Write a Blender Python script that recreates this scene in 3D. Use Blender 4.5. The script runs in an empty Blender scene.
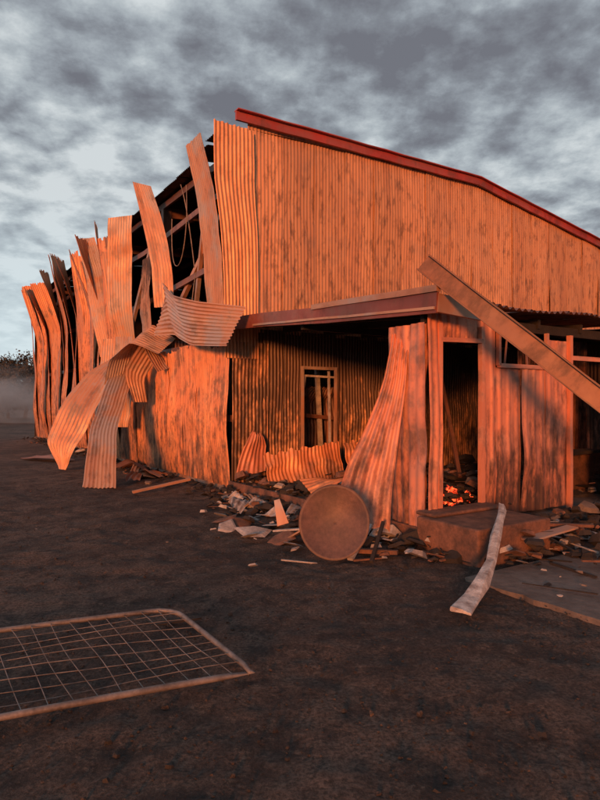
import bpy, math, random
from mathutils import Vector, noise, Matrix
random.seed(7)
R=random.random
def U(a,b): return a+(b-a)*random.random()

# ---------------------------------------------------------------- frames
C=Vector((-1.24,10.9,0)); S=Vector((.8376,.5463,0)).normalized(); O=Vector((S.y,-S.x,0))
def F(s,o,z): return C+S*s+O*o+Vector((0,0,z))          # gable frame: s along gable, o outwards (towards camera)
N=-S; L=-O
def W(t,o,z): return C+L*t+N*o+Vector((0,0,z))          # side wall frame
def V(*a): return Vector(a)

# ---------------------------------------------------------------- materials
def newmat(name):
    m=bpy.data.materials.new(name); m.use_nodes=True
    nt=m.node_tree; b=nt.nodes['Principled BSDF']
    return m,nt,b
def nd(nt,t,**k):
    n=nt.nodes.new(t)
    for a,v in k.items(): setattr(n,a,v)
    return n
def ramp(nt,src,stops):
    r=nd(nt,'ShaderNodeValToRGB'); e=r.color_ramp.elements
    while len(e)<len(stops): e.new(.5)
    for i,(p,c) in enumerate(stops):
        e[i].position=p; e[i].color=(c,c,c,1) if not isinstance(c,tuple) else (*c,1)
    nt.links.new(src,r.inputs[0]); return r.outputs[0]
def mix(nt,f,a,b,mode='MIX'):
    m=nd(nt,'ShaderNodeMix',data_type='RGBA',blend_type=mode)
    for i,v in ((0,f),(6,a),(7,b)):
        if isinstance(v,(int,float)): m.inputs[i].default_value=v
        elif isinstance(v,tuple): m.inputs[i].default_value=(*v,1)
        else: nt.links.new(v,m.inputs[i])
    return m.outputs[2]
def noi(nt,vec,sc,det=4,ro=.55,dist=0,mp=None):
    n=nd(nt,'ShaderNodeTexNoise'); n.inputs['Scale'].default_value=sc; n.inputs['Detail'].default_value=det
    n.inputs['Roughness'].default_value=ro; n.inputs['Distortion'].default_value=dist
    if mp:
        m=nd(nt,'ShaderNodeMapping'); m.inputs['Scale'].default_value=mp; nt.links.new(vec,m.inputs[0]); vec=m.outputs[0]
    nt.links.new(vec,n.inputs['Vector']); return n.outputs[0]
def bump(nt,b,h,st=.3,d=.02):
    n=nd(nt,'ShaderNodeBump'); n.inputs['Strength'].default_value=st; n.inputs['Distance'].default_value=d
    nt.links.new(h,n.inputs['Height']); nt.links.new(n.outputs[0],b.inputs['Normal'])
def mul(nt,a,b):
    n=nd(nt,'ShaderNodeMath',operation='MULTIPLY')
    for i,v in ((0,a),(1,b)):
        if isinstance(v,(int,float)): n.inputs[i].default_value=v
        else: nt.links.new(v,n.inputs[i])
    return n.outputs[0]

def metal(name,c1,c2,char=(.045,.03,.026),pale=(.5,.36,.27),charamt=.6,paleamt=.3,dripamt=.6,rough=.5,met=.2,grey=.25,gcol=(.20,.145,.135)):
    m,nt,b=newmat(name)
    uv=nd(nt,'ShaderNodeUVMap'); uv.uv_map='UVMap'; uv=uv.outputs[0]
    pos=nd(nt,'ShaderNodeTexCoord').outputs['Object']
    at=nd(nt,'ShaderNodeAttribute',attribute_name='tint'); sep=nd(nt,'ShaderNodeSeparateColor'); nt.links.new(at.outputs['Color'],sep.inputs[0])
    streak=noi(nt,uv,1,3,.5,.0,(5,.3,1))
    drip=noi(nt,uv,1,6,.7,.0,(7,2.2,1))
    big=noi(nt,pos,.8,4,.65,.0)
    mid=noi(nt,pos,2.3,5,.65,.0)
    col=mix(nt,ramp(nt,streak,[(.38,0.),(.62,1.)]),c1,c2)
    col=mix(nt,mul(nt,ramp(nt,mid,[(.50,0.),(.62,1.)]),paleamt),col,pale)
    g=mul(nt,ramp(nt,big,[(.49,0.),(.58,1.)]),grey)
    col=mix(nt,g,col,gcol)
    area=ramp(nt,big,[(.38,1.),(.58,.25)])
    dm=mul(nt,ramp(nt,drip,[(.49,0.),(.60,1.)]),mul(nt,area,dripamt))
    col=mix(nt,dm,col,tuple(x*.45+.01 for x in c2))
    dk=nd(nt,'ShaderNodeMath',operation='MULTIPLY_ADD'); nt.links.new(streak,dk.inputs[0]); dk.inputs[1].default_value=.6
    nt.links.new(mid,dk.inputs[2])
    col=mix(nt,mul(nt,ramp(nt,dk.outputs[0],[(.84,0.),(.99,1.)]),charamt),col,char)
    e=nd(nt,'ShaderNodeMath',operation='ADD'); nt.links.new(sep.outputs[1],e.inputs[0]); nt.links.new(drip,e.inputs[1])
    col=mix(nt,mul(nt,ramp(nt,e.outputs[0],[(.74,0.),(1.15,1.)]),.93),col,char)
    tv=nd(nt,'ShaderNodeMapRange'); tv.inputs[3].default_value=.78; tv.inputs[4].default_value=1.16; nt.links.new(sep.outputs[0],tv.inputs[0])
    hs=nd(nt,'ShaderNodeHueSaturation'); nt.links.new(tv.outputs[0],hs.inputs['Value']); nt.links.new(col,hs.inputs['Color'])
    nt.links.new(hs.outputs[0],b.inputs['Base Color']); b.inputs['Metallic'].default_value=met
    rr=nd(nt,'ShaderNodeMapRange'); rr.inputs[3].default_value=rough-.15; rr.inputs[4].default_value=rough+.22; nt.links.new(drip,rr.inputs[0]); nt.links.new(rr.outputs[0],b.inputs['Roughness'])
    return m
M_gable=metal('scorched_gable_iron',(.58,.30,.15),(.50,.24,.12),pale=(.62,.35,.20),charamt=.25,paleamt=.4,dripamt=.55,grey=.15,met=.25)
M_side=metal('scorched_side_iron',(.60,.26,.115),(.49,.19,.09),pale=(.60,.35,.22),charamt=.7,paleamt=.4,dripamt=.55,grey=.25,met=.25)
M_peel=metal('peeled_iron',(.49,.28,.18),(.42,.21,.13),pale=(.52,.38,.28),charamt=.45,paleamt=.5,dripamt=.35,grey=.8,gcol=(.36,.31,.29),met=.35)
M_annex=metal('annex_iron',(.60,.25,.155),(.52,.20,.12),pale=(.62,.37,.27),charamt=.6,paleamt=.4,dripamt=.35,grey=.35)
M_red=metal('red_trim',(.42,.06,.045),(.26,.04,.03),pale=(.4,.17,.12),charamt=.5,paleamt=.2)
M_fascia=metal('burnt_fascia',(.28,.08,.055),(.15,.045,.035),pale=(.4,.19,.13),charamt=.6,paleamt=.35)
M_brown=metal('burnt_steel',(.22,.10,.07),(.13,.06,.045),pale=(.3,.18,.13),charamt=.6,paleamt=.25)

def simple(name,c1,c2,sc=6,rough=.85,bs=.4,bd=.02,det=5,met=0.):
    m,nt,b=newmat(name)
    pos=nd(nt,'ShaderNodeTexCoord').outputs['Object']
    n=noi(nt,pos,sc,det,.65,.0)
    col=mix(nt,ramp(nt,n,[(.35,0.),(.65,1.)]),c1,c2)
    n2=noi(nt,pos,sc*7,3,.7)
    col=mix(nt,.5,col,ramp(nt,n2,[(.3,.4),(.7,1.)]),'MULTIPLY')
    nt.links.new(col,b.inputs['Base Color']); b.inputs['Roughness'].default_value=rough; b.inputs['Metallic'].default_value=met
    bump(nt,b,n2,bs,bd); return m
M_dark=simple('sooty_interior',(.05,.03,.025),(.02,.015,.014),3)
M_char=simple('charred_timber',(.03,.024,.022),(.015,.013,.013),8)
M_ash=simple('ash_sheet',(.48,.46,.46),(.22,.20,.20),5)
M_rust=simple('rust_scrap',(.22,.105,.07),(.08,.045,.035),6)
M_conc=simple('concrete',(.19,.155,.14),(.09,.073,.066),2.2)
M_dish=simple('dish_rust',(.16,.088,.07),(.085,.05,.043),4,rough=.6,bs=.12)
M_gal=simple('galvanised_tube',(.24,.215,.21),(.10,.085,.08),7,rough=.6,met=.2,bs=.1)
M_white=simple('bleached_metal',(.66,.63,.62),(.26,.21,.195),9,bs=.5)
M_bark=simple('bark',(.05,.04,.035),(.025,.02,.018),6)
M_cable=simple('cable',(.3,.24,.2),(.15,.12,.1),6)
M_leaf=simple('foliage',(.035,.04,.034),(.055,.055,.048),.8,bs=0)
# embers
m,nt,b=newmat('embers'); pos=nd(nt,'ShaderNodeTexCoord').outputs['Object']
n=noi(nt,pos,14,4,.7)
b.inputs['Base Color'].default_value=(.04,.02,.015,1)
nt.links.new(mix(nt,ramp(nt,n,[(.46,0.),(.68,1.)]),(.5,.006,.002),(1,.12,.03)),b.inputs['Emission Color'])
nt.links.new(mul(nt,ramp(nt,n,[(.44,0.),(.60,1.)]),3.2),b.inputs['Emission Strength']); M_ember=m
# ground
m,nt,b=newmat('burnt_earth'); pos=nd(nt,'ShaderNodeTexCoord').outputs['Object']
a=noi(nt,pos,.5,5,.65); c=noi(nt,pos,3.,7,.72); d=noi(nt,pos,45,5,.75)
rot=nd(nt,'ShaderNodeMapping'); rot.inputs['Rotation'].default_value=(0,0,math.radians(33)); nt.links.new(pos,rot.inputs[0])
tr=noi(nt,rot.outputs[0],1,4,.6,.0,(1.9,.12,1))
col=mix(nt,ramp(nt,a,[(.40,0.),(.60,1.)]),(.052,.040,.038),(.155,.108,.088))
col=mix(nt,mul(nt,ramp(nt,tr,[(.5,0.),(.6,1.)]),.45),col,(.18,.13,.108))
col=mix(nt,mul(nt,ramp(nt,tr,[(.4,1.),(.47,0.)]),.6),col,(.042,.033,.032))
col=mix(nt,ramp(nt,c,[(.40,.92),(.52,0.)]),col,(.026,.021,.022))
col=mix(nt,ramp(nt,noi(nt,pos,9,6,.8),[(.53,0.),(.64,.7)]),col,(.20,.148,.12))
col=mix(nt,.95,col,ramp(nt,d,[(.38,.2),(.62,1.25)]),'MULTIPLY')
nt.links.new(col,b.inputs['Base Color']); b.inputs['Roughness'].default_value=.92
h=nd(nt,'ShaderNodeMath',operation='MULTIPLY_ADD'); nt.links.new(c,h.inputs[0]); h.inputs[1].default_value=2.0; nt.links.new(d,h.inputs[2])
bump(nt,b,h.outputs[0],1.,.045); M_ground=m

# ---------------------------------------------------------------- mesh helpers
class B:
    def __init__(s): s.v=[];s.f=[];s.uv=[];s.t=[];s.m=[];s.sm=[]
    def face(s,idx,mi=0,uvs=None,sm=False):
        s.f.append(idx); s.m.append(mi); s.sm.append(sm); s.uv.append(uvs or [(0,0)]*len(idx))
    def obj(s,name,mats,parent=None):
        me=bpy.data.meshes.new(name); me.from_pydata([tuple(p) for p in s.v],[],s.f)
        for mt in mats: me.materials.append(mt)
        me.polygons.foreach_set('material_index',s.m); me.polygons.foreach_set('use_smooth',s.sm)
        ul=me.uv_layers.new(name='UVMap'); flat=[]
        for u in s.uv:
            for a in u: flat+= [a[0],a[1]]
        ul.data.foreach_set('uv',flat)
        ca=me.color_attributes.new('tint','FLOAT_COLOR','POINT'); fl=[]
        for t in s.t: fl+=[t[0],t[1],0,1]
        ca.data.foreach_set('color',fl)
        me.update(); o=bpy.data.objects.new(name,me); bpy.context.collection.objects.link(o)
        if parent: o.parent=parent
        return o
    def box(s,p0,p1,w,h,mi=0,up=V(0,0,1),tint=None,g=0.,taper=1.,jit=0.):
        d=(p1-p0); ln=d.length; d.normalize(); side=d.cross(up)
        if side.length<1e-3: side=d.cross(V(1,0,0))
        side.normalize(); u=side.cross(d); k=len(s.v); tv=(R() if tint is None else tint,g); uo=R()*30
        n=max(1,int(ln/.5)) if jit else 1
        rings=n+1
        for i in range(rings):
            q=i/n; c=p0.lerp(p1,q)+V(U(-1,1),U(-1,1),U(-1,1))*jit; tp=1+(taper-1)*q
            for (a,b_) in ((-1,-1),(1,-1),(1,1),(-1,1)):
                s.v.append(c+side*a*w/2*tp+u*b_*h/2*tp); s.t.append(tv)
        for i in range(n):
            for j in range(4):
                a0=k+i*4+j; a1=k+i*4+(j+1)%4
                x0,x1=i*ln/n,(i+1)*ln/n
                s.face([a0,a1,a1+4,a0+4],mi,[(uo+j*w,x0),(uo+j*w+w,x0),(uo+j*w+w,x1),(uo+j*w,x1)])
        s.face([k+3,k+2,k+1,k],mi); e=k+n*4; s.face([e,e+1,e+2,e+3],mi)
    def poly(s,pts,th,mi=0,tint=None):
        k=len(s.v); n=len(pts); tv=(R() if tint is None else tint,0)
        for p in pts: s.v.append(Vector(p)); s.t.append(tv)
        for p in pts: s.v.append(Vector(p)-V(0,0,th)); s.t.append(tv)
        s.face([k+i for i in range(n)],mi,[(p[0],p[1]) for p in pts])
        s.face([k+n+i for i in range(n)][::-1],mi)
        for i in range(n):
            j=(i+1)%n; s.face([k+i,k+n+i,k+n+j,k+j],mi)
    def ribbon(s,pts,hw,pitch=.076,amp=.011,rows=14,spw=6,mi=0,dent=.02,rag0=0.,rag1=0.,tint=None,g0=0.,g1=0.,dsc=1.3,sharp=0.,gm=0.,rib=0):
        n=len(pts); 
        def cr(A,v):
            x=v*(n-1); i=min(int(x),n-2); u=x-i
            p1,p2=A[i],A[i+1]; p0=A[i-1] if i>0 else p1*2-p2; p3=A[i+2] if i+2<n else p2*2-p1
            q=.5*((2*p1)+(p2-p0)*u+(2*p0-5*p1+4*p2-p3)*u*u+(3*p1-p0-3*p2+p3)*u*u*u)
            return q if sharp==0 else q.lerp(p1.lerp(p2,u),sharp)
        pts=[Vector(p) for p in pts]; hw=[Vector(p) for p in hw]
        wd=2*sum(h.length for h in hw)/n; ln=sum((pts[i+1]-pts[i]).length for i in range(n-1))
        waves=max(1,round(wd/pitch)); cols=waves*spw; k=len(s.v); tt=R() if tint is None else tint; uo=R()*60; sd=R()*90
        for j in range(rows+1):
            q=j/rows
            for i in range(cols+1):
                a=-1+2*i/cols
                e0=rag0*abs(noise.noise(V(a*3.1+sd,sd,0)))*1.6+rag0*.25*R()*(j==0); e1=rag1*abs(noise.noise(V(a*3.3,sd,5)))*1.6
                v=min(max(e0+(1-e0-e1)*q,0),1)
                c=cr(pts,v); w=cr(hw,v); T=cr(pts,min(v+.02,1))-cr(pts,max(v-.02,0)); nn=w.cross(T)
                if nn.length>1e-9: nn.normalize()
                p=c+w*a
                lc=V(a*wd*.45+sd,v*ln*1.0,sd)
                n1=noise.noise(lc*dsc); n2=noise.noise(lc*dsc*2.1+V(0,sd,0))
                dd=(n1*(1-sharp)+(1-3*abs(n1))*.5*sharp)*dent+(.3*n2*(1-sharp)+(.4-1.6*abs(n2))*.4*sharp)*dent
                ph=waves*(a+1)/2
                if rib:
                    x_=(ph%1.0); prof=1-2*min(1,max(0,(abs(x_-.5)-.12)/.10)); 
                else: prof=math.sin(2*math.pi*ph)
                s.v.append(p+nn*(amp*prof+dd)); s.t.append((tt,g0+(g1-g0)*v+gm*4*v*(1-v)))
        for j in range(rows):
            for i in range(cols):
                a=k+j*(cols+1)+i; u0=uo+wd*i/cols; u1=uo+wd*(i+1)/cols; v0=ln*j/rows; v1=ln*(j+1)/rows
                s.face([a,a+1,a+cols+2,a+cols+1],mi,[(u0,v0),(u1,v0),(u1,v1),(u0,v1)],True)
def empty(name):
    e=bpy.data.objects.new(name,None); bpy.context.collection.objects.link(e); return e

shed=empty('burnt_shed')
def roof_z(s):
    if s<6.5: return 6.72+.11*s/6.5
    return 6.83-(s-6.5)*.146

# ---------------------------------------------------------------- gable wall
bd=B(); s=.32; i=1
bd.ribbon([F(.18,.06,2.4),F(.13,.10,4.2),F(.0,.13,5.6),F(-.02,.11,6.6)],[S*.34,S*.36,S*.40,S*.4],dent=.03,rows=26,tint=.8,amp=.012,rag1=.01,g1=.1)
bd.ribbon([F(.37,0.02,.12),F(.37,0.02,1.4),F(.37,0.02,2.7)],[S*.37]*3,dent=.03,g0=.5,g1=.4,tint=.5,rows=20)
while s<15:
    w=.76; s1=s+w; sc=(s+s1)/2
    zt=roof_z(sc)+.05
    off=.012*(i%2)
    bd.ribbon([F(sc,off,2.9),F(sc,off+U(-.02,.03),4.2),F(sc+U(-.01,.01),off+U(-.01,.02),5.5),F(sc,off,zt)],[S*.39]*4,dent=.03,rows=30,amp=.0065,tint=(.9 if i<2 else U(.25,.85)),g0=.27,g1=.18,dsc=.9)
    if not(s1>1.2 and s<2.2):
        bd.ribbon([F(sc,off,.12),F(sc+U(-.02,.02),off+U(-.02,.05),1.5),F(sc,off,2.96)],[S*.40]*3,dent=.06,g0=.35,g1=.65,tint=U(.3,.8),amp=.013,rows=20)
    s+=.76; i+=1
bd.ribbon([F(1.28,.0,.12),F(1.28,.01,1.5),F(1.28,.0,2.96)],[S*.21]*3,dent=.03,g0=.35,g1=.65,rows=20,amp=.013,tint=.6)
bd.ribbon([F(2.47,.0,.12),F(2.47,.01,1.5),F(2.47,.0,2.96)],[S*.17]*3,dent=.03,g0=.35,g1=.65,rows=20,amp=.013,tint=.6)
bd.ribbon([F(1.9,.03,2.26),F(1.9,.03,2.96)],[S*.42]*2,dent=.02,g0=.6,g1=.7,rows=8)
bd.ribbon([F(1.9,.03,.12),F(1.9,.03,.68)],[S*.42]*2,dent=.02,g0=.3,g1=.2,rows=8)
for x in (1.5,2.3):
    bd.box(F(x,.06,.68),F(x,.06,2.27),.045,.05,1,up=O,tint=1.)
bd.box(F(1.47,.06,2.27),F(2.33,.06,2.27),.045,.06,1,tint=1.); bd.box(F(1.47,.06,.68),F(2.33,.06,.68),.05,.06,1)
bd.box(F(2.2,.0,.7),F(2.17,.0,2.22),.03,.05,2,up=O); bd.box(F(1.52,.02,2.12),F(2.28,.02,2.1),.03,.04,2); bd.box(F(1.56,.0,1.7),F(1.6,.0,2.1),.02,.03,2,up=O)
bd.obj('gable_wall',[M_gable,M_peel,M_ash],shed)
bd=B()
bd.ribbon([F(2.6,-.9,0),F(2.6,-.95,1.6),F(2.7,-.8,1.95)],[S*.9,S*.85,S*.6],rows=12,g0=.3,g1=.4,tint=.5,mi=0,sharp=.8,dent=.1,rag1=.1)
bd.ribbon([F(3.5,-3.2,0),F(3.5,-3.2,3.)],[S*3.4]*2,rows=6,spw=4,g0=.2,g1=.3,tint=.9,mi=0)
bd.box(F(2.5,-.7,0),F(2.35,-.7,2.6),.08,.08,1,up=O); bd.box(F(1.7,-.6,1.35),F(3.4,-.7,1.2),.06,.08,0)
bd.obj('inner_partition',[M_brown,M_ash],shed)

# roof barge + roof sheets
bd=B()
pr=None
for k in range(31):
    s_=.03+k*.5; q=F(s_,.10,roof_z(s_)+.06+U(-.006,.006))
    if pr is not None:
        bd.box(pr,q,.05,.16,0,tint=.6); bd.box(pr+O*.02+V(0,0,.095),q+O*.02+V(0,0,.095),.16,.02,0,tint=.9)
    pr=q
bd.obj('barge_board',[M_red],shed)
bd=B()
def eave(t): return 6.66-.34*min(1,t/2.2)
for k in range(26):
    t0=k*.76; t1=t0+.8
    zz=k%2*.02
    for a,b_ in ((-.15,6.5),(6.45,15.2)):
        def rp(s_,t): 
            e=eave(max(t,0)); f=min(1,max(0,s_)/3); z=roof_z(max(s_,0)); 
            return F(s_,0,0)+L*t+V(0,0,(e*(1-f)+z*f)+zz+.02)
        tc=(t0+t1)/2-.0
        ps=[rp(a,tc),rp(a+(b_-a)*.33,tc),rp(a+(b_-a)*.66,tc),rp(b_,tc)]
        bd.ribbon(ps,[L*.43]*4,rows=8,spw=4,dent=.01,g0=.5,g1=.5)
bd.obj('roof_sheets',[M_brown],shed)

# structure
bd=B()
for t in (.15,3.9,7.9,11.9,15.9,19.5):
    bd.box(W(t,-.22,0),W(t,-.22,6.2),.2,.15,0,up=L,g=.2)
    bd.box(W(t,-.2,6.1),F(6.5,0,6.55)+L*t,.1,.24,0,g=.2)
    bd.box(F(6.5,0,6.55)+L*t,F(15,0,5.35)+L*t,.1,.24,0,g=.2)
for k in range(12):
    s_=.15+k*1.2; f=min(1,s_/3)
    z=eave(3)*(1-f)+roof_z(s_)*f-.1
    bd.box(F(s_,0,z)+L*.1,F(s_,0,z)+L*19.6,.06,.14,0,g=.1)
for z in (1.3,2.75,4.3,5.6):
    bd.box(W(.1,-.07,z),W(5,-.07,z+ (.0 if z<3 else -.25)),.06,.12,0,g=.1)
    bd.box(W(5,-.07,z+ (.0 if z<3 else -.25)),W(19.6,-.07,z),.06,.12,0,g=.1)
bd.box(W(.3,-.15,5.5),W(3.6,-.15,3.3),.09,.1,1,tint=.9)
bd.box(W(1.2,-.1,6.2),W(2.0,-.1,3.),.08,.08,1)
bd.box(W(4.2,-.1,5.9),W(6.0,.05,3.2),.08,.1,1)
bd.box(W(.1,-.05,.1),W(19.6,-.05,.1),.12,.22,1)
bd.obj('steel_frame',[M_brown,M_peel],shed)
bd=B()
bd.ribbon([F(7.5,0,0)+L*19.75,F(7.5,0,6.9)+L*19.75],[S*7.6]*2,pitch=.3,rows=4,spw=4,g0=.5,g1=.5)
bd.ribbon([F(15.1,-9.8,0),F(15.1,-9.8,5.7)],[L*9.9]*2,pitch=.3,rows=4,spw=4,g0=.5,g1=.5)
bd.obj('far_walls',[M_dark],shed)

# ---------------------------------------------------------------- side wall
bd=B()
t=0.0;i=0
while t<6.2:
    tc=t+.38; zt=U(2.65,3.0); 
    bd.ribbon([W(tc,.03,.06),W(tc+U(-.03,.03),.05+U(0,.10),1.1),W(tc,.04+U(0,.06),2.),W(tc+U(-.05,.05),.04+U(0,.12),zt)],[L*.4]*4,dent=.05,rows=26,amp=.015,rag1=.04,tint=U(.45,.95),g0=.42,g1=.08,sharp=.5)
    t+=.74
while t<19.6:
    tc=t+.36; zt=U(6.0,6.8); cu=U(.1,.75); b1=U(.0,.25)
    tw=U(-.35,.35)
    bd.ribbon([W(tc,.03,.05),W(tc+U(-.05,.05),.05+b1,1.3),W(tc+U(-.1,.1),.06+b1*.6,2.9),W(tc+U(-.1,.1),.05+U(0,.2),4.4),W(tc+U(-.15,.2),.1+cu,zt)],
       [L*.41,L*.41,(L*.4+N*tw*.3),(L*.38+N*tw*.5),(L*U(.25,.38)+N*tw)],dent=.07,rows=30,spw=5,amp=.014,rag1=.015,tint=U(.45,.95),g0=.36,g1=.12,dsc=.7,sharp=.5,pitch=.1)
    t+=.72
bd.obj('side_wall',[M_side],shed)
# peeled sheets
bd=B()
X=V(-1,0.35,0).normalized()
K=dict(sharp=.7,g0=.12,g1=.18)
bd.ribbon([W(.48,.1,3.3),W(.5,.16,4.4),W(.52,.3,5.5),W(.62,.5,6.5)],[L*.36,L*.38,L*.38+V(0,0,.02),L*.34],dent=.03,rag1=.01,tint=.5,rows=24,**K)
bd.ribbon([W(2.9,.2,3.7),W(2.95,.25,4.6),W(3.15,.35,5.5),W(3.4,.55,6.5)],[X*.26,X*.26,X*.26,X*.24+V(0,0,.08)],dent=.03,tint=.8,rows=24,**K)
bd.ribbon([W(5.9,.1,2.9),W(5.75,.35,4.1),W(5.6,.4,5.3),W(5.4,.45,6.3)],[X*.28,X*.36,X*.38,X*.36],dent=.05,tint=.75,rows=24,**K)
bd.ribbon([W(7.6,.1,2.9),W(7.9,.25,4.1),W(8.3,.3,5.3),W(8.7,.5,6.5)],[X*.3,X*.35,X*.35,X*.32],dent=.05,tint=.7,rows=24,**K)
bd.ribbon([W(6.8,.1,3.6),W(6.9,.2,4.4),W(7.1,.3,5.8)],[X*.2,X*.22,X*.2],dent=.05,tint=.3,**K)
bd.ribbon([W(4.4,.0,2.8),W(4.5,.1,3.8),W(4.4,.1,5.1)],[L*.3,L*.34,L*.3],dent=.05,tint=.2,sharp=.8,g1=.5)
bd.ribbon([W(2.7,.35,3.55),W(1.9,.5,3.5),W(.9,.62,3.15),W(.0,.62,2.98),W(-1.15,.5,2.82)],
   [V(.14,.05,.52),V(-.10,-.1,.52),V(-.12,-.12,.45),V(-.02,-.1,.38),V(.16,0,.32)],dent=.04,rows=34,tint=.95,amp=.013,sharp=.7,g0=.1,g1=.05)
bd.ribbon([V(-2.95,13.3,2.82),V(-3.5,13.3,3.10),V(-3.95,13.6,2.72),V(-4.25,13.9,1.9)],[V(.1,.4,.2),V(.15,.35,.25),V(.3,.2,.2),V(.25,.1,-.1)],dent=.08,rows=26,tint=.9,**K)
bd.ribbon([V(-3.0,13.2,2.3),V(-3.3,13.2,2.75),V(-3.7,13.4,2.2),V(-3.6,13.5,1.6)],[V(.1,.2,.05),V(.15,.2,-.1),V(.2,.1,-.1),V(.15,.1,0)],dent=.08,tint=.5,**K)
bd.ribbon([V(-5.1,16.2,3.3),V(-5.15,15.9,2.),V(-5.15,15.7,.6)],[X*.28,X*.3,X*.25],dent=.08,tint=.5,**K)
bd.ribbon([V(-4.3,14.6,3.2),V(-4.2,14.4,2.),V(-4.3,14.4,1.)],[X*.22,X*.25,X*.2],dent=.08,tint=.4,**K)
bd.obj('peeled_sheets',[M_peel],shed)
for pts in ([W(1.9,.1,6.1),W(1.2,.35,5.2),W(1.7,.3,4.3),W(2.5,.2,4.6),W(2.7,.1,5.6)],[W(1.4,.1,4.2),W(1.1,.3,3.7),W(1.2,.3,3.2)],[W(2.2,.1,6.2),W(1.6,.2,5.6),W(1.0,.3,4.2)]):
    cu=bpy.data.curves.new('cable','CURVE'); cu.dimensions='3D'; cu.bevel_depth=.01
    sp=cu.splines.new('NURBS'); sp.points.add(len(pts)-1); sp.use_endpoint_u=True; sp.order_u=3
    for p_,q in zip(sp.points,pts): p_.co=(*q,1)
    o=bpy.data.objects.new('cable',cu); bpy.context.collection.objects.link(o); o.parent=shed; cu.materials.append(M_cable)

# ---------------------------------------------------------------- annex
DP=4.94
def az(o): return 3.05-.35*o/DP
bd=B()
s=-.1;i=0
while s<12:
    sc=s+.38
    bd.ribbon([F(sc,.05,az(0)+.06),F(sc,2.6,az(2.6)+.04),F(sc,DP+.3+U(-.04,.04),az(DP+.3)+.05+U(-.015,.03))],[S*.41]*3,rows=10,dent=.05,amp=.018,mi=0,g0=.3,g1=.3,tint=R(),pitch=.11)
    s+=.76;i+=1
pts=[F(-.16,-.05,3.0),F(-.17,1.5,2.915),F(-.18,3.2,2.78),F(-.2,DP+.32,2.66)]
for a,b_ in zip(pts[:-1],pts[1:]): bd.box(a,b_,.04,.22,1,tint=.3)
bd.box(F(-.19,2.9,2.93),F(-.21,DP+.33,2.81),.06,.07,2,tint=.3,jit=.012)
bd.box(F(-.22,1.2,2.86),F(-.23,DP+.3,2.6),.02,.03,2,tint=.5,jit=.004)
bd.box(F(-.2,DP+.31,2.66),F(.5,DP+.31,2.62),.04,.2,2,tint=.2)
for k in range(13):
    s_=.1+k*.95; bd.box(F(s_,.1,az(0)-.06),F(s_,DP,az(DP)-.08),.05,.12,3)
bd.box(F(-.05,DP-.06,2.56),F(12,DP-.06,2.56),.06,.12,3)
bd.box(F(-.05,2.4,2.72),F(12,2.4,2.72),.06,.1,3)
bd.obj('annex_roof',[M_brown,M_fascia,M_peel,M_char],shed)
bd=B()
def panel(s0,s1,z0,z1,**k):
    sc=(s0+s1)/2; n=max(1,round((s1-s0)/.6)); w=(s1-s0)/n
    for j in range(n):
        c=s0+w*(j+.5); o_=DP+.012*(j%2)
        bd.ribbon([F(c,o_,z0),F(c,o_+U(0,.03),(z0+z1)/2),F(c,o_,z1)],[S*w*.51]*3,rows=22,pitch=.16,amp=.008,dent=.04,rib=1,spw=12,**k)
panel(.84,1.14,.2,2.62,g0=.4,g1=.1,tint=.75)
panel(.12,.84,2.33,2.62,g0=.35,g1=.1,tint=.7)
panel(1.14,2.1,.2,2.03,g0=.55,g1=.1,tint=.9)
panel(2.1,2.62,.2,2.42,g0=.45,g1=.2,tint=.7)
panel(3.6,6,.2,2.45,g0=.3); panel(6,12,.2,2.45,g0=.3)
bd.ribbon([F(-.02,4.62,.05),F(-.05,4.62,1.2),F(-.02,4.6,2.5)],[O*.3,O*.33,O*.3],rows=22,pitch=.12,amp=.012,dent=.08,g0=.4,g1=.25,tint=.6,sharp=.5)
bd.ribbon([F(-.07,4.82,.02),F(-.09,4.84,1.2),F(-.07,4.82,2.5)],[O*.12,O*.14,O*.12],rows=22,pitch=.12,amp=.01,dent=.05,g0=.3,g1=.1,tint=.95,sharp=.5)
bd.ribbon([F(.02,DP+.05,.05),F(.02,DP+.07,1.4),F(.02,DP+.05,2.6)],[S*.1]*3,rows=18,pitch=.12,amp=.01,dent=.04,g0=.3,g1=.1,tint=.9)
for s_ in (.12,.84,2.62,3.6):
    bd.box(F(s_,DP+.03,.15),F(s_,DP+.03,2.5),.06,.06,1,up=O,jit=.004)
bd.box(F(.12,DP+.03,2.31),F(.84,DP+.03,2.33),.07,.05,1); bd.box(F(2.62,DP+.03,2.2),F(3.6,DP+.03,2.2),.07,.06,1)
bd.box(F(1.14,DP+.04,2.05),F(2.1,DP+.04,2.05),.05,.05,1)
for s_ in (1.14,2.1): bd.box(F(s_,DP+.04,2.05),F(s_,DP+.04,2.5),.04,.05,1,up=O)
bd.box(F(1.3,DP,2.06),F(1.42,DP-.05,2.45),.02,.02,2); bd.box(F(1.75,DP,2.06),F(1.7,DP,2.5),.02,.02,2)
bd.ribbon([F(6.6,1.6,.2),F(6.6,1.6,2.8)],[O*1.5]*2,rows=6,mi=0,g0=.4,g1=.7)
bd.ribbon([F(4.6,3.4,.2),F(4.6,3.4,2.7)],[S*1.0]*2,rows=10,mi=0,g0=.3,g1=.5,tint=.5)
bd.box(F(3.1,2.6,.3),F(4.0,1.2,2.5),.06,.06,2)
bd.box(F(2.4,2.,.2),F(2.6,1.9,2.8),.08,.08,2)
bd.obj('annex_walls',[M_annex,M_annex,M_brown],shed)
bd=B()
def slab(bd,s0,s1,o0,o1,z0,z1,mi=0):
    bd.poly([F(s0,o0,z1),F(s0,o1,z1),F(s1,o1,z1),F(s1,o0,z1)],z1-z0,mi)
slab(bd,-.06,12,.2,DP+.08,-.1,.15)
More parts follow.
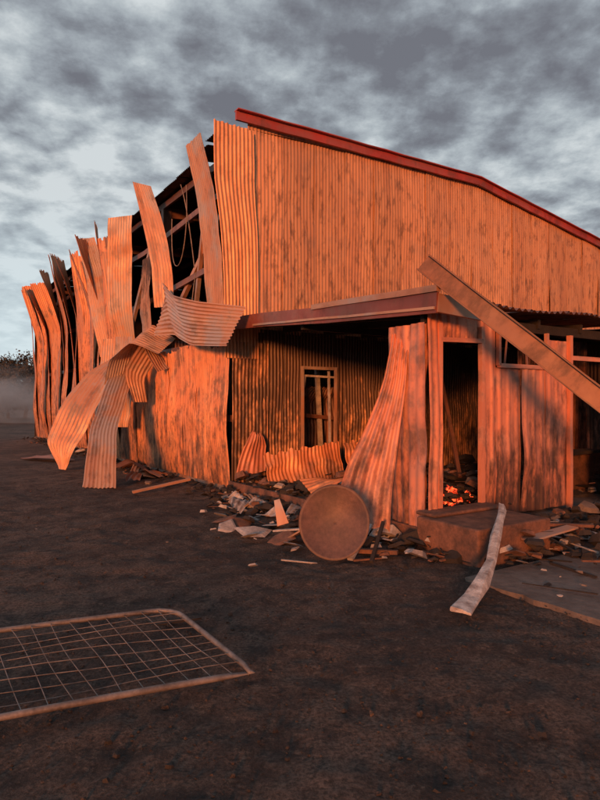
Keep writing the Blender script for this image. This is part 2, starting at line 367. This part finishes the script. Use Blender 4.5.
bd.box(F(-.1,.1,.1),F(-.1,DP,.1),.04,.18,1); 
bd.obj('floor_slab',[M_conc,M_rust],shed)

b2=B()
b2.ribbon([V(1.2,7.15,2.42),V(1.13,7.05,1.9),V(.96,6.95,1.3),V(.80,6.9,.75),V(.68,6.75,.2)],
   [V(.10,.0,.0),V(.12,-.05,-.02),V(.18,-.06,-.05),V(.26,-.05,-.1),V(.33,.05,-.1)],pitch=.09,amp=.012,rows=34,dent=.08,tint=.75,g0=.2,g1=.35,rag1=.04,sharp=.5)
b2.obj('twisted_iron_sheet',[M_annex])

def fallen(pts,hw,mat,name='fallen_iron_sheet',**k):
    b=B(); b.ribbon(pts,hw,**k); return b.obj(name,[mat])
fallen([V(-3.72,11.1,.02),V(-4.0,12.2,1.),V(-4.1,13.6,2.1),V(-4.2,14.7,2.9)],[V(-.34,.08,0),V(-.3,.1,.05),V(-.28,.1,.05),V(-.25,.1,0)],M_peel,rows=26,dent=.05,tint=.55,amp=.014,sharp=.8,g0=.2)
fallen([V(-5.55,14.0,.03),V(-5.6,14.1,.6),V(-5.35,14.3,1.3),V(-5.0,14.8,2.2),V(-4.7,15.3,2.75)],[V(-.1,.1,0),V(-.40,.15,.05),V(-.46,.2,.1),V(-.36,.2,.1),V(-.12,.1,0)],M_peel,rows=30,dent=.08,tint=.9,amp=.014,sharp=.3,g0=.1)
fallen([V(-4.9,14.6,.02),V(-4.85,14.9,1.1),V(-4.6,15.3,2.4)],[V(-.18,.05,0),V(-.22,.05,0),V(-.2,.05,0)],M_side,rows=16,dent=.1,tint=.5,sharp=.8)
# veranda heap sheets
fallen([F(.85,1.35,.05),F(.9,1.05,.42),F(.95,.9,.82)],[S*.75,S*.8,S*.8+V(0,0,.08)],M_side,rows=16,dent=.14,tint=.9,rag1=.12,sharp=.8)
fallen([F(2.2,1.5,.08),F(2.25,1.2,.5),F(2.3,1.0,.95)],[S*.5+V(0,0,-.06),S*.55,S*.55+V(0,0,.1)],M_side,rows=16,dent=.14,tint=.95,rag1=.12,sharp=.8)
fallen([F(.2,.3,.3),F(.35,.25,.8),F(.4,.2,1.1)],[S*.3+V(0,0,.05),S*.26,S*.08],M_annex,rows=14,dent=.15,tint=.5,rag1=.2,sharp=.8,g1=.2)
fallen([F(.3,1.6,.18),F(1.0,1.9,.3),F(1.7,2.1,.22)],[O*.3+V(0,0,.1),O*.35+V(0,0,.05),O*.3],M_rust,rows=14,dent=.15,tint=.4,sharp=.8)
fallen([F(.1,2.3,.3),F(.6,2.6,.42),F(1.2,2.7,.3)],[O*.22+V(0,0,-.12),O*.25+V(0,0,.05),O*.2],M_side,rows=14,dent=.12,tint=.4,sharp=.8)

# ---------------------------------------------------------------- fallen steel beam
b=B()
p0=V(1.33,6.45,3.1); p1=V(4.55,5.05,.05)
d=(p1-p0).normalized(); upv=V(0,0,1)
side=d.cross(upv).normalized(); u=side.cross(d)
for a in (-1,1): b.box(p0+u*a*.095,p1+u*a*.095,.12,.016,0,tint=.1,jit=.004,g=.25)
b.box(p0,p1,.03,.175,0,tint=.1,g=.25)
b.box(p0+side*-.05,p1+side*-.05,.012,.185,0,tint=.1,g=.28)
b.obj('fallen_beam',[M_brown])

# ---------------------------------------------------------------- satellite dish
b=B(); rings=14; seg=64; Rd=.36
cen=V(.34,6.02,.40); nrm=V(-.14,-1,.3).normalized(); ux=nrm.cross(V(0,0,1)).normalized(); uy=ux.cross(nrm)
offs=[]
for side_ in (0,1):
    offs.append(len(b.v))
    for i in range(rings+1):
        r=i/rings
        for j in range(seg):
            a=2*math.pi*j/seg; rr=Rd*max(r,.01); dep=.12*(r*r)-.12
            p=cen+ux*math.cos(a)*rr*.98+uy*math.sin(a)*rr*1.04+nrm*(dep-.004*side_)
            p+=nrm*.015*noise.noise(p*4)
            if i==rings: p+=nrm*.002+ (ux*math.cos(a)+uy*math.sin(a))*.003
            b.v.append(p); b.t.append((.5,0))
    for i in range(rings):
        for j in range(seg):
            a=offs[-1]+i*seg+j; c=offs[-1]+i*seg+(j+1)%seg
            b.face([a,c,c+seg,a+seg],0,None,True)
k1=offs[0]+rings*seg; k2=offs[1]+rings*seg
for j in range(seg): b.face([k1+j,k1+(j+1)%seg,k2+(j+1)%seg,k2+j],0)
b.face([offs[0]+j for j in range(seg)],0)
bc=cen-nrm*.24
b.box(bc-ux*.09,bc+ux*.09,.1,.1,0,up=nrm); b.box(bc,bc+V(.05,.1,-.3),.045,.045,0); b.box(cen-nrm*.13,bc,.05,.05,0)
b.obj('satellite_dish',[M_dish])

# ---------------------------------------------------------------- gate
def tube(name,pts,r,mat,parent,cyc=False):
    cu=bpy.data.curves.new(name,'CURVE'); cu.dimensions='3D'; cu.bevel_depth=r; cu.bevel_resolution=3
    for pl in pts:
        sp=cu.splines.new('POLY'); sp.points.add(len(pl)-1); sp.use_cyclic_u=cyc
        for a,q in zip(sp.points,pl): a.co=(*q,1)
    o=bpy.data.objects.new(name,cu); bpy.context.collection.objects.link(o); o.parent=parent; cu.materials.append(mat); return o
gate=empty('farm_gate')
gA=V(-.93,4.42,.08); gB=V(-.27,3.45,.05)
gx=V(-1,-.44,0).normalized(); gy=(gA-gB); GH=gy.length; gy.normalize(); GW=3.2
def G(x,y,z=0): return gB+gx*x+gy*y+V(0,0,z+.015*math.sin(x*1.3))
fr=[]
rc=.16
def arc(cx,cy,a0,a1):
    return [G(cx+rc*math.cos(math.radians(a0+(a1-a0)*i/6)),cy+rc*math.sin(math.radians(a0+(a1-a0)*i/6))) for i in range(7)]
fr+=[G(0.02,0)]+[G(0,.1+i*.1) for i in range(int((GH-rc-.1)/.1)+1)]+arc(rc,GH-rc,180,90)
fr+=[G(rc+i*.2,GH) for i in range(1,int((GW-2*rc)/.2))]+arc(GW-rc,GH-rc,90,0)+[G(GW,0)]
fr+=[G(GW-i*.2,0) for i in range(1,int(GW/.2)+1)]
tube('frame',[fr],.018,M_gal,gate,cyc=True)
wires=[]
for i in range(1,27):
    x=i*.12; bow=.02*math.sin(i*1.9)
    wires.append([G(x+bow*math.sin(math.pi*y_/8),y_*GH/8,.008*math.sin(y_*.8+i)) for y_ in range(9)])
for i in range(1,9):
    y=i*GH/9; wires.append([G(x_*.2,y+.012*math.sin(x_*.6+i),.01*math.sin(x_*.7+i)) for x_ in range(17)])
tube('mesh',wires,.0026,M_gal,gate)
tube('brace',[[G(1.6,0),G(1.6,GH)]],.014,M_gal,gate)

# ---------------------------------------------------------------- bleached bent downpipe off the step
b=B()
pp=[V(2.12,6.28,.50),V(2.0,5.98,.45),V(1.83,5.6,.35),V(1.66,5.24,.20),V(1.46,4.86,.13),V(1.32,4.62,.09),V(1.17,4.36,.08)]
ww=[.05,.065,.075,.08,.10,.11,.15]; hh=[.05,.045,.05,.035,.05,.03,.02]
M_=12
for i,p in enumerate([pp[0]]+pp+[pp[-1]]):
    i0=min(max(i-1,0),6); dd=(pp[min(i0+1,6)]-pp[max(i0-1,0)]).normalized(); sd_=dd.cross(V(0,0,1)).normalized(); up_=sd_.cross(dd)
    w_,h_=ww[i0],hh[i0]
    if i in (0,8): w_*=.9; h_*=.6
    for j in range(M_):
        a=2*math.pi*j/M_; cx=math.copysign(abs(math.cos(a))**.35,math.cos(a)); cy=math.copysign(abs(math.sin(a))**.35,math.sin(a))
        q=p+sd_*cx*w_*.55+up_*cy*h_*.8; q+=V(noise.noise(q*14),noise.noise(q*14+V(5,0,0)),noise.noise(q*14+V(0,7,0)))*.03
        b.v.append(q); b.t.append((.5,0))
for i in range(8):
    for j in range(M_):
        a=i*M_+j; c=i*M_+(j+1)%M_; b.face([a,c,c+M_,a+M_],0,None,False)
b.face([8*M_+j for j in range(M_)],0); b.face([j for j in range(M_)][::-1],0)
o=b.obj('bent_downpipe',[M_white])
# step
b=B()
def FA(s,o,z): return F(s,DP+o,z)
b.poly([FA(-.3,.1,.36),FA(-.3,.95,.36),FA(.85,.95,.36),FA(.85,.1,.36)],.42,0)
b.poly([FA(-.22,.0,.4),FA(-.22,.3,.4),FA(.9,.3,.4),FA(.9,.0,.4)],.04,0)
o=b.obj('concrete_step',[M_rust]); 
md=o.modifiers.new('bev','BEVEL'); md.width=.03; md.segments=2
# broken-edged path
b=B()
ed=[FA(-.72+.05*noise.noise(V(k*.9,2,0))+.02*noise.noise(V(k*4.,2,0)),1.15+k*.12,.022) for k in range(28)]
b.poly(ed+[FA(12,4.5,.022),FA(12,1.15,.022)],.06,0)
b.obj('concrete_path',[M_conc])

# ---------------------------------------------------------------- debris
def chip(b,c,sz,flat,mi):
    n=random.choice((4,5,5,6)); a0=R()*6.28; tl=Matrix.Rotation(U(-.5,.5),3,'X')@Matrix.Rotation(U(-.4,.4),3,'Y')
    k=len(b.v); tv=(R(),0); th=sz*flat
    ring=[]
    for i in range(n):
        a=a0+6.283*i/n; r=sz*U(.5,1.1); ring.append(V(math.cos(a)*r,math.sin(a)*r*.8,0))
    for z in (0,1):
        for p in ring:
            q=tl@(p*(1-.25*z)+V(0,0,z*th*U(.7,1.2))); b.v.append(c+q); b.t.append(tv)
    b.face([k+i for i in range(n)][::-1],mi); b.face([k+n+i for i in range(n)],mi)
    for i in range(n):
        j=(i+1)%n; b.face([k+i,k+j,k+n+j,k+n+i],mi)
def stick(b,c,ln,w,mi,up=.15):
    a=R()*6.28; d=V(math.cos(a),math.sin(a),U(-.05,up)); b.box(c-d*ln/2,c+d*ln/2,w,w*U(.3,1),mi,jit=.012,taper=U(.3,1))
def debris(name,fn,n,hmax,szr=(.02,.12),pc=(.68,.85,.95),st=.2):
    b=B()
    for i in range(n):
        c,hh=fn(); c=Vector(c); c.z+=R()**2*hh
        r=R(); mi=0 if r<pc[0] else (1 if r<pc[1] else 2 if r<pc[2] else 3)
        if R()>st: chip(b,c,U(*szr)*(1 if R()<.85 else 1.8),U(.1,.6),mi)
        else: stick(b,c,U(.1,.6),U(.01,.03),mi)
    return b.obj(name,[M_char,M_rust,M_ash,M_conc])
def ga(s): return random.gauss(0,s)
debris('debris_pile',lambda:(F(-abs(ga(.35))-.1,U(.2,5.6),.01),.1),420,.2)
debris('debris_pile',lambda:(F(U(.1,4.5),abs(ga(.9))+.2,.16),.15),260,.3,(.03,.14))
debris('debris_pile',lambda:(F(U(-.05,.5),U(.3,4.4),.16),.12),220,.3,(.03,.12))
debris('debris_pile',lambda:(FA(U(-.2,7),.2+abs(ga(.65)),.02),.22),760,.3,(.02,.13))
debris('debris_pile',lambda:(F(U(.8,6),U(2,4.7),.16),.40),380,.3,(.04,.2))
debris('debris_pile',lambda:(W(U(0,19),.15+abs(ga(.35)),.01),.08),380,.2,(.02,.1),(.85,.95,.98))
debris('scattered_debris',lambda:((U(-5,4),U(3.5,11),.0),.0),110,.0,(.006,.022),(.86,.9,.97),.06)
debris('scattered_debris',lambda:(F(-abs(ga(.6))-.2,U(1,5.2),.02),.03),90,.0,(.02,.09),(.3,.4,.98),.25)
debris('scattered_debris',lambda:(FA(U(-.6,4),U(1.,2.4),.03),.03),90,.0,(.01,.06),(.6,.75,.9),.2)
for i in range(9):
    tt=U(.5,9); c=W(tt,U(.3,1.1),.06); a=R()*3.14; dx=V(math.cos(a),math.sin(a),0); dy=V(-dx.y,dx.x,0)
    l=U(.25,.6); fallen([c-dx*l,c+V(0,0,U(.03,.14)),c+dx*l],[dy*U(.08,.2)+V(0,0,U(-.03,.05)),dy*U(.1,.2)+V(0,0,.04),dy*U(.05,.2)],random.choice((M_peel,M_side,M_brown)),name='iron_scrap',rows=12,dent=.1,sharp=.8,rag0=.1,rag1=.1,g0=.2,g1=.2)
for i in range(9):
    c=F(U(-.9,-.2),U(1,5.2),.06); a=R()*3.14; dx=V(math.cos(a),math.sin(a),0); dy=V(-dx.y,dx.x,0)
    l=U(.15,.35); fallen([c-dx*l,c+V(0,0,U(.03,.14)),c+dx*l],[dy*U(.05,.14)+V(0,0,U(-.03,.05)),dy*U(.05,.14)+V(0,0,.04),dy*U(.05,.12)],random.choice((M_peel,M_ash,M_white)),name='iron_scrap',rows=12,dent=.1,sharp=.8,rag0=.1,rag1=.1,g0=.2,g1=.2)
b=B()
for (x,y,sz) in ((-.55,7.25,.28),(-.2,6.95,.24),(-.75,7.7,.2),(.0,7.3,.2),(-.35,7.6,.2),(-1.1,8.3,.18),(-.1,6.6,.16),(2.5,6.6,.3),(2.9,6.9,.3),(3.3,7.1,.3),(2.2,6.3,.18),(-.9,7.5,.2),(-.6,7.0,.16),(-1.0,8.0,.2)):
    chip(b,V(x,y,.04),sz,.06,0 if R()<.8 else 1)
b.box(V(-.3,7.2,.06),V(.25,6.7,.2),.08,.02,0); b.box(V(.5,6.0,.03),V(.75,6.45,.28),.06,.03,0)
b.box(V(-.1,6.9,.05),V(.3,6.6,.35),.12,.02,2); b.box(V(-.2,7.1,.15),V(-.28,7.25,.42),.14,.02,2,up=V(0,1,0),taper=.5)
b.box(V(-2.9,10.4,.04),V(-2.0,10.9,.2),.08,.04,2)
b.box(V(.55,6.35,.03),V(1.0,6.15,.06),.05,.04,1); b.box(V(.7,5.9,.03),V(.9,6.5,.3),.035,.03,3)
b.box(V(2.3,6.1,.2),V(2.95,6.5,.25),.14,.02,2); b.box(V(2.2,6.45,.3),V(3.3,6.8,.2),.08,.03,1)
b.obj('burnt_planks',[M_ash,M_rust,M_peel,M_char])
fallen([V(-7.6,16.8,.05),V(-6.8,16.4,.12),V(-6.2,16.0,.06)],[V(.1,.3,0)]*3,M_brown,rows=10,dent=.1)
b=B()
for i in range(230):
    c=FA(.95+ga(.25),-.7+ga(.3),.18+R()*.28); chip(b,c,U(.02,.08),U(.4,.9),0 if (R()<.6 and abs((c-FA(1.0,-.6,c.z)).length)<.25) else 1)
b.obj('glowing_embers',[M_ember,M_char])
b=B(); b.box(F(3.7,3.9,.45),F(5.4,3.9,.45),.5,.6,1); b.box(FA(3.35,-.6,.85),FA(3.38,-.7,1.5),.42,.02,0,up=O); b.box(FA(3.2,-.6,.82),FA(4.6,-.8,.8),.3,.05,2)
b.obj('burnt_counter',[M_ash,M_rust,M_char])
fallen([FA(.5,-1.2,.25),FA(.9,-1.5,.6),FA(1.2,-1.9,.7)],[S*.35,S*.4,S*.3],M_rust,rows=10,dent=.1,sharp=.8)

# ---------------------------------------------------------------- ground
b=B()
def axis2(lo,hi,st,mn,mx):
    a=[lo+i*st for i in range(int((hi-lo)/st)+1)]; d_=st; x=a[-1]
    while x<mx: d_*=1.18; x+=d_; a.append(x)
    d_=st; x=a[0]; pre=[]
    while x>mn: d_*=1.18; x-=d_; pre.append(x)
    return pre[::-1]+a
xs=axis2(-5,5,.045,-700,700); ys=axis2(2.2,11,.045,-250,900)
for y in ys:
    for x in xs:
        d_=math.hypot(x,y-6); f=1 if d_<18 else max(0,1-(d_-18)/20)
        if f>0:
            h=noise.noise(V(x*.7,y*.7,0))*.03+noise.noise(V(x*2.6,y*2.6,3))*.02+noise.noise(V(x*7,y*7,3))*.013+max(0,noise.noise(V(x*15,y*15,6)))*.014
        else: h=0
        q=V(x,y,0)-C; ss=q.dot(S); oo=q.dot(O)
        if ss>-.3 and oo<6: f*=.3
        if ss>-.65 and 6<=oo<9.6: f*=.2
        b.v.append(V(x,y,h*f-.01)); b.t.append((0,0))
nx=len(xs)
for j in range(len(ys)-1):
    for i in range(nx-1):
        a=j*nx+i; b.face([a,a+1,a+nx+1,a+nx],0,None,True)
b.obj('ground',[M_ground])
b=B()
for i in range(4500):
    y=1.8+R()**1.6*11; x=U(-.62,.62)*y+U(-.5,.5); chip(b,V(x,y,-.002),U(.004,.013)*(1 if R()<.96 else 2),U(.4,.9),0 if R()<.6 else 1)
b.obj('gravel',[M_char,M_ground])

# ---------------------------------------------------------------- trees
def tree(x,y,h,sp,lf=200):
    b=B(); base=V(x,y,0)
    top=base+V(U(-.5,.5),U(-.5,.5),h*.7); mid=base.lerp(top,.5)+V(U(-.3,.3),0,0)
    b.box(base,mid,.035*h+.05,.035*h+.05,0,taper=.75); b.box(mid,top,.027*h,.027*h,0,taper=.4)
    for k in range(12):
        q=base.lerp(top,U(.2,1)); a=R()*6.28; e=q+V(math.cos(a)*sp*U(.3,.9),math.sin(a)*sp*U(.3,.9),h*U(.05,.25))
        b.box(q,e,.012*h,.012*h,0,taper=.3,jit=.05)
        for tw_ in range(3): b.box(q.lerp(e,U(.4,1)),e+V(ga(.5),ga(.5),U(.1,.8)),.05,.05,0,taper=.2)
        for c_ in range(3):
            cc=e+V(ga(.5),ga(.5),ga(.4)); rr=U(.5,1.1)*h/7
            for l in range(lf):
                dv=V(ga(1),ga(1),ga(.75))*rr*.5; p=cc+dv; sz=U(.10,.2)
                a1=V(ga(1),ga(1),ga(1)).normalized()*sz; a2=V(ga(1),ga(1),ga(1)).normalized()*sz
                k_=len(b.v); b.v+= [p,p+a1,p+a1+a2,p+a2]; b.t+=[(0,0)]*4; b.face([k_,k_+1,k_+2,k_+3],1)
    b.obj('tree',[M_bark,M_leaf])
tree(-26.6,58,7.4,1.8,130); tree(-29.2,60,6.0,2.2,160); tree(-24.6,57,5.,1.8); tree(-28.3,56,4.6,2.0,60); tree(-33,55,8,2.5); tree(-38,62,7,2.4)
b=B()
for i in range(11000):
    x=U(-160,30); y=120+U(-6,6); hh=(3+3*noise.noise(V(x*.06,0,0))+2*noise.noise(V(x*.3,4,0)))
    p=V(x,y,max(0,R()*max(hh,.8))); a1=V(ga(1),ga(1),ga(1)).normalized()*.5; a2=V(ga(1),ga(1),ga(1)).normalized()*.5
    k_=len(b.v); b.v+= [p,p+a1,p+a1+a2,p+a2]; b.t+=[(0,0)]*4; b.face([k_,k_+1,k_+2,k_+3],0)
b.obj('distant_trees',[M_leaf])
# smoke drifting at the trees
bpy.ops.mesh.primitive_uv_sphere_add(segments=24,ring_count=12,location=(-24.5,46,1.2)); sm=bpy.context.object; sm.name='smoke'; sm.scale=(9,4,3.6)
m=bpy.data.materials.new('smoke'); m.use_nodes=True; nt=m.node_tree; nt.nodes.remove(nt.nodes['Principled BSDF'])
vo=nd(nt,'ShaderNodeVolumePrincipled'); vo.inputs['Color'].default_value=(.92,.97,1,1); vo.inputs['Anisotropy'].default_value=.3
tcn=nd(nt,'ShaderNodeTexCoord').outputs['Object']; ln=nd(nt,'ShaderNodeVectorMath',operation='LENGTH'); nt.links.new(tcn,ln.inputs[0])
nn=noi(nt,tcn,2.2,2,.6,0)
nt.links.new(mul(nt,mul(nt,ramp(nt,ln.outputs['Value'],[(.2,1.),(1.,0.)]),ramp(nt,nn,[(.4,0.),(.65,1.)])),.6),vo.inputs['Density'])
nt.links.new(vo.outputs[0],nt.nodes['Material Output'].inputs['Volume']); sm.data.materials.append(m)

# ---------------------------------------------------------------- world
sunv=V(-.22,-1,math.tan(math.radians(7))).normalized()
w=bpy.data.worlds.new('World'); bpy.context.scene.world=w; w.use_nodes=True; nt=w.node_tree
bg=nt.nodes['Background']; out=nt.nodes['World Output']
sky=nd(nt,'ShaderNodeTexSky',sky_type='NISHITA'); sky.sun_disc=False; sky.sun_elevation=math.radians(7); sky.sun_rotation=math.atan2(sunv.x,sunv.y)
nt.links.new(sky.outputs[0],bg.inputs[0]); bg.inputs[1].default_value=.06
tc=nd(nt,'ShaderNodeTexCoord').outputs['Generated']; sp=nd(nt,'ShaderNodeSeparateXYZ'); nt.links.new(tc,sp.inputs[0])
def M(op,a,b=None,c=None,cl=False):
    n=nd(nt,'ShaderNodeMath',operation=op,use_clamp=cl)
    for i,v in enumerate((a,b,c)):
        if v is None: continue
        if isinstance(v,(int,float)): n.inputs[i].default_value=v
        else: nt.links.new(v,n.inputs[i])
    return n.outputs[0]
den=M('ADD',M('MAXIMUM',sp.outputs[2],0),.22)
cv=nd(nt,'ShaderNodeCombineXYZ'); nt.links.new(M('DIVIDE',sp.outputs[0],den),cv.inputs[0]); nt.links.new(M('DIVIDE',sp.outputs[1],den),cv.inputs[1]); cv.inputs[2].default_value=2.3
n1=noi(nt,cv.outputs[0],2.1,8,.62,.1); n2=noi(nt,cv.outputs[0],9,5,.65,.0); n3=noi(nt,cv.outputs[0],.7,2,.5)
vo_=nd(nt,'ShaderNodeTexVoronoi',feature='SMOOTH_F1'); vo_.inputs['Scale'].default_value=8; vo_.inputs['Smoothness'].default_value=.45
va=nd(nt,'ShaderNodeVectorMath',operation='ADD'); nn=nd(nt,'ShaderNodeTexNoise'); nn.inputs['Scale'].default_value=5; nn.inputs['Detail'].default_value=4; nt.links.new(cv.outputs[0],nn.inputs['Vector'])
vs=nd(nt,'ShaderNodeVectorMath',operation='SCALE'); nt.links.new(nn.outputs['Color'],vs.inputs[0]); vs.inputs['Scale'].default_value=.24
nt.links.new(cv.outputs[0],va.inputs[0]); nt.links.new(vs.outputs[0],va.inputs[1]); nt.links.new(va.outputs[0],vo_.inputs['Vector'])
f=M('ADD',M('MULTIPLY',n1,.45),M('ADD',M('MULTIPLY',n2,.30),M('MULTIPLY',n3,.25)))
f=M('ADD',f,M('MULTIPLY_ADD',vo_.outputs['Distance'],.20,-.072))
f=M('ADD',f,M('MULTIPLY',sp.outputs[0],-.06))
f=M('ADD',f,M('MULTIPLY_ADD',sp.outputs[2],-.06,.026))
cc=ramp(nt,f,[(.395,(.18,.185,.215)),(.455,(.25,.27,.305)),(.50,(.345,.38,.42)),(.55,(.47,.52,.555)),(.62,(.70,.75,.77))])
hz=M('MULTIPLY',M('SUBTRACT',1,M('MULTIPLY',sp.outputs[2],3.2),cl=True),M('ADD',M('MULTIPLY',sp.outputs[0],-2.4),.28,cl=True),cl=True)
cc=mix(nt,hz,cc,(.72,.86,.92))
bg2=nd(nt,'ShaderNodeBackground'); nt.links.new(cc,bg2.inputs[0]); bg2.inputs[1].default_value=1.
mx=nd(nt,'ShaderNodeMixShader'); mx.inputs[0].default_value=.9
nt.links.new(bg.outputs[0],mx.inputs[1]); nt.links.new(bg2.outputs[0],mx.inputs[2]); nt.links.new(mx.outputs[0],out.inputs[0])

sl=bpy.data.lights.new('sun','SUN'); sl.energy=4.6; sl.angle=math.radians(8); sl.color=(1,.285,.07)
so=bpy.data.objects.new('sun',sl); bpy.context.collection.objects.link(so); so.rotation_euler=sunv.to_track_quat('Z','Y').to_euler()

cam=bpy.data.cameras.new('camera'); co=bpy.data.objects.new('camera',cam); bpy.context.collection.objects.link(co)
co.location=(0,0,1.6); co.rotation_euler=(math.radians(90.2),0,0); cam.sensor_fit='HORIZONTAL'; cam.sensor_width=36; cam.lens=36; cam.clip_end=3000; cam.clip_start=.05
bpy.context.scene.camera=co
sc=bpy.context.scene; sc.view_settings.view_transform='Standard'; sc.view_settings.look='None'; sc.view_settings.exposure=0
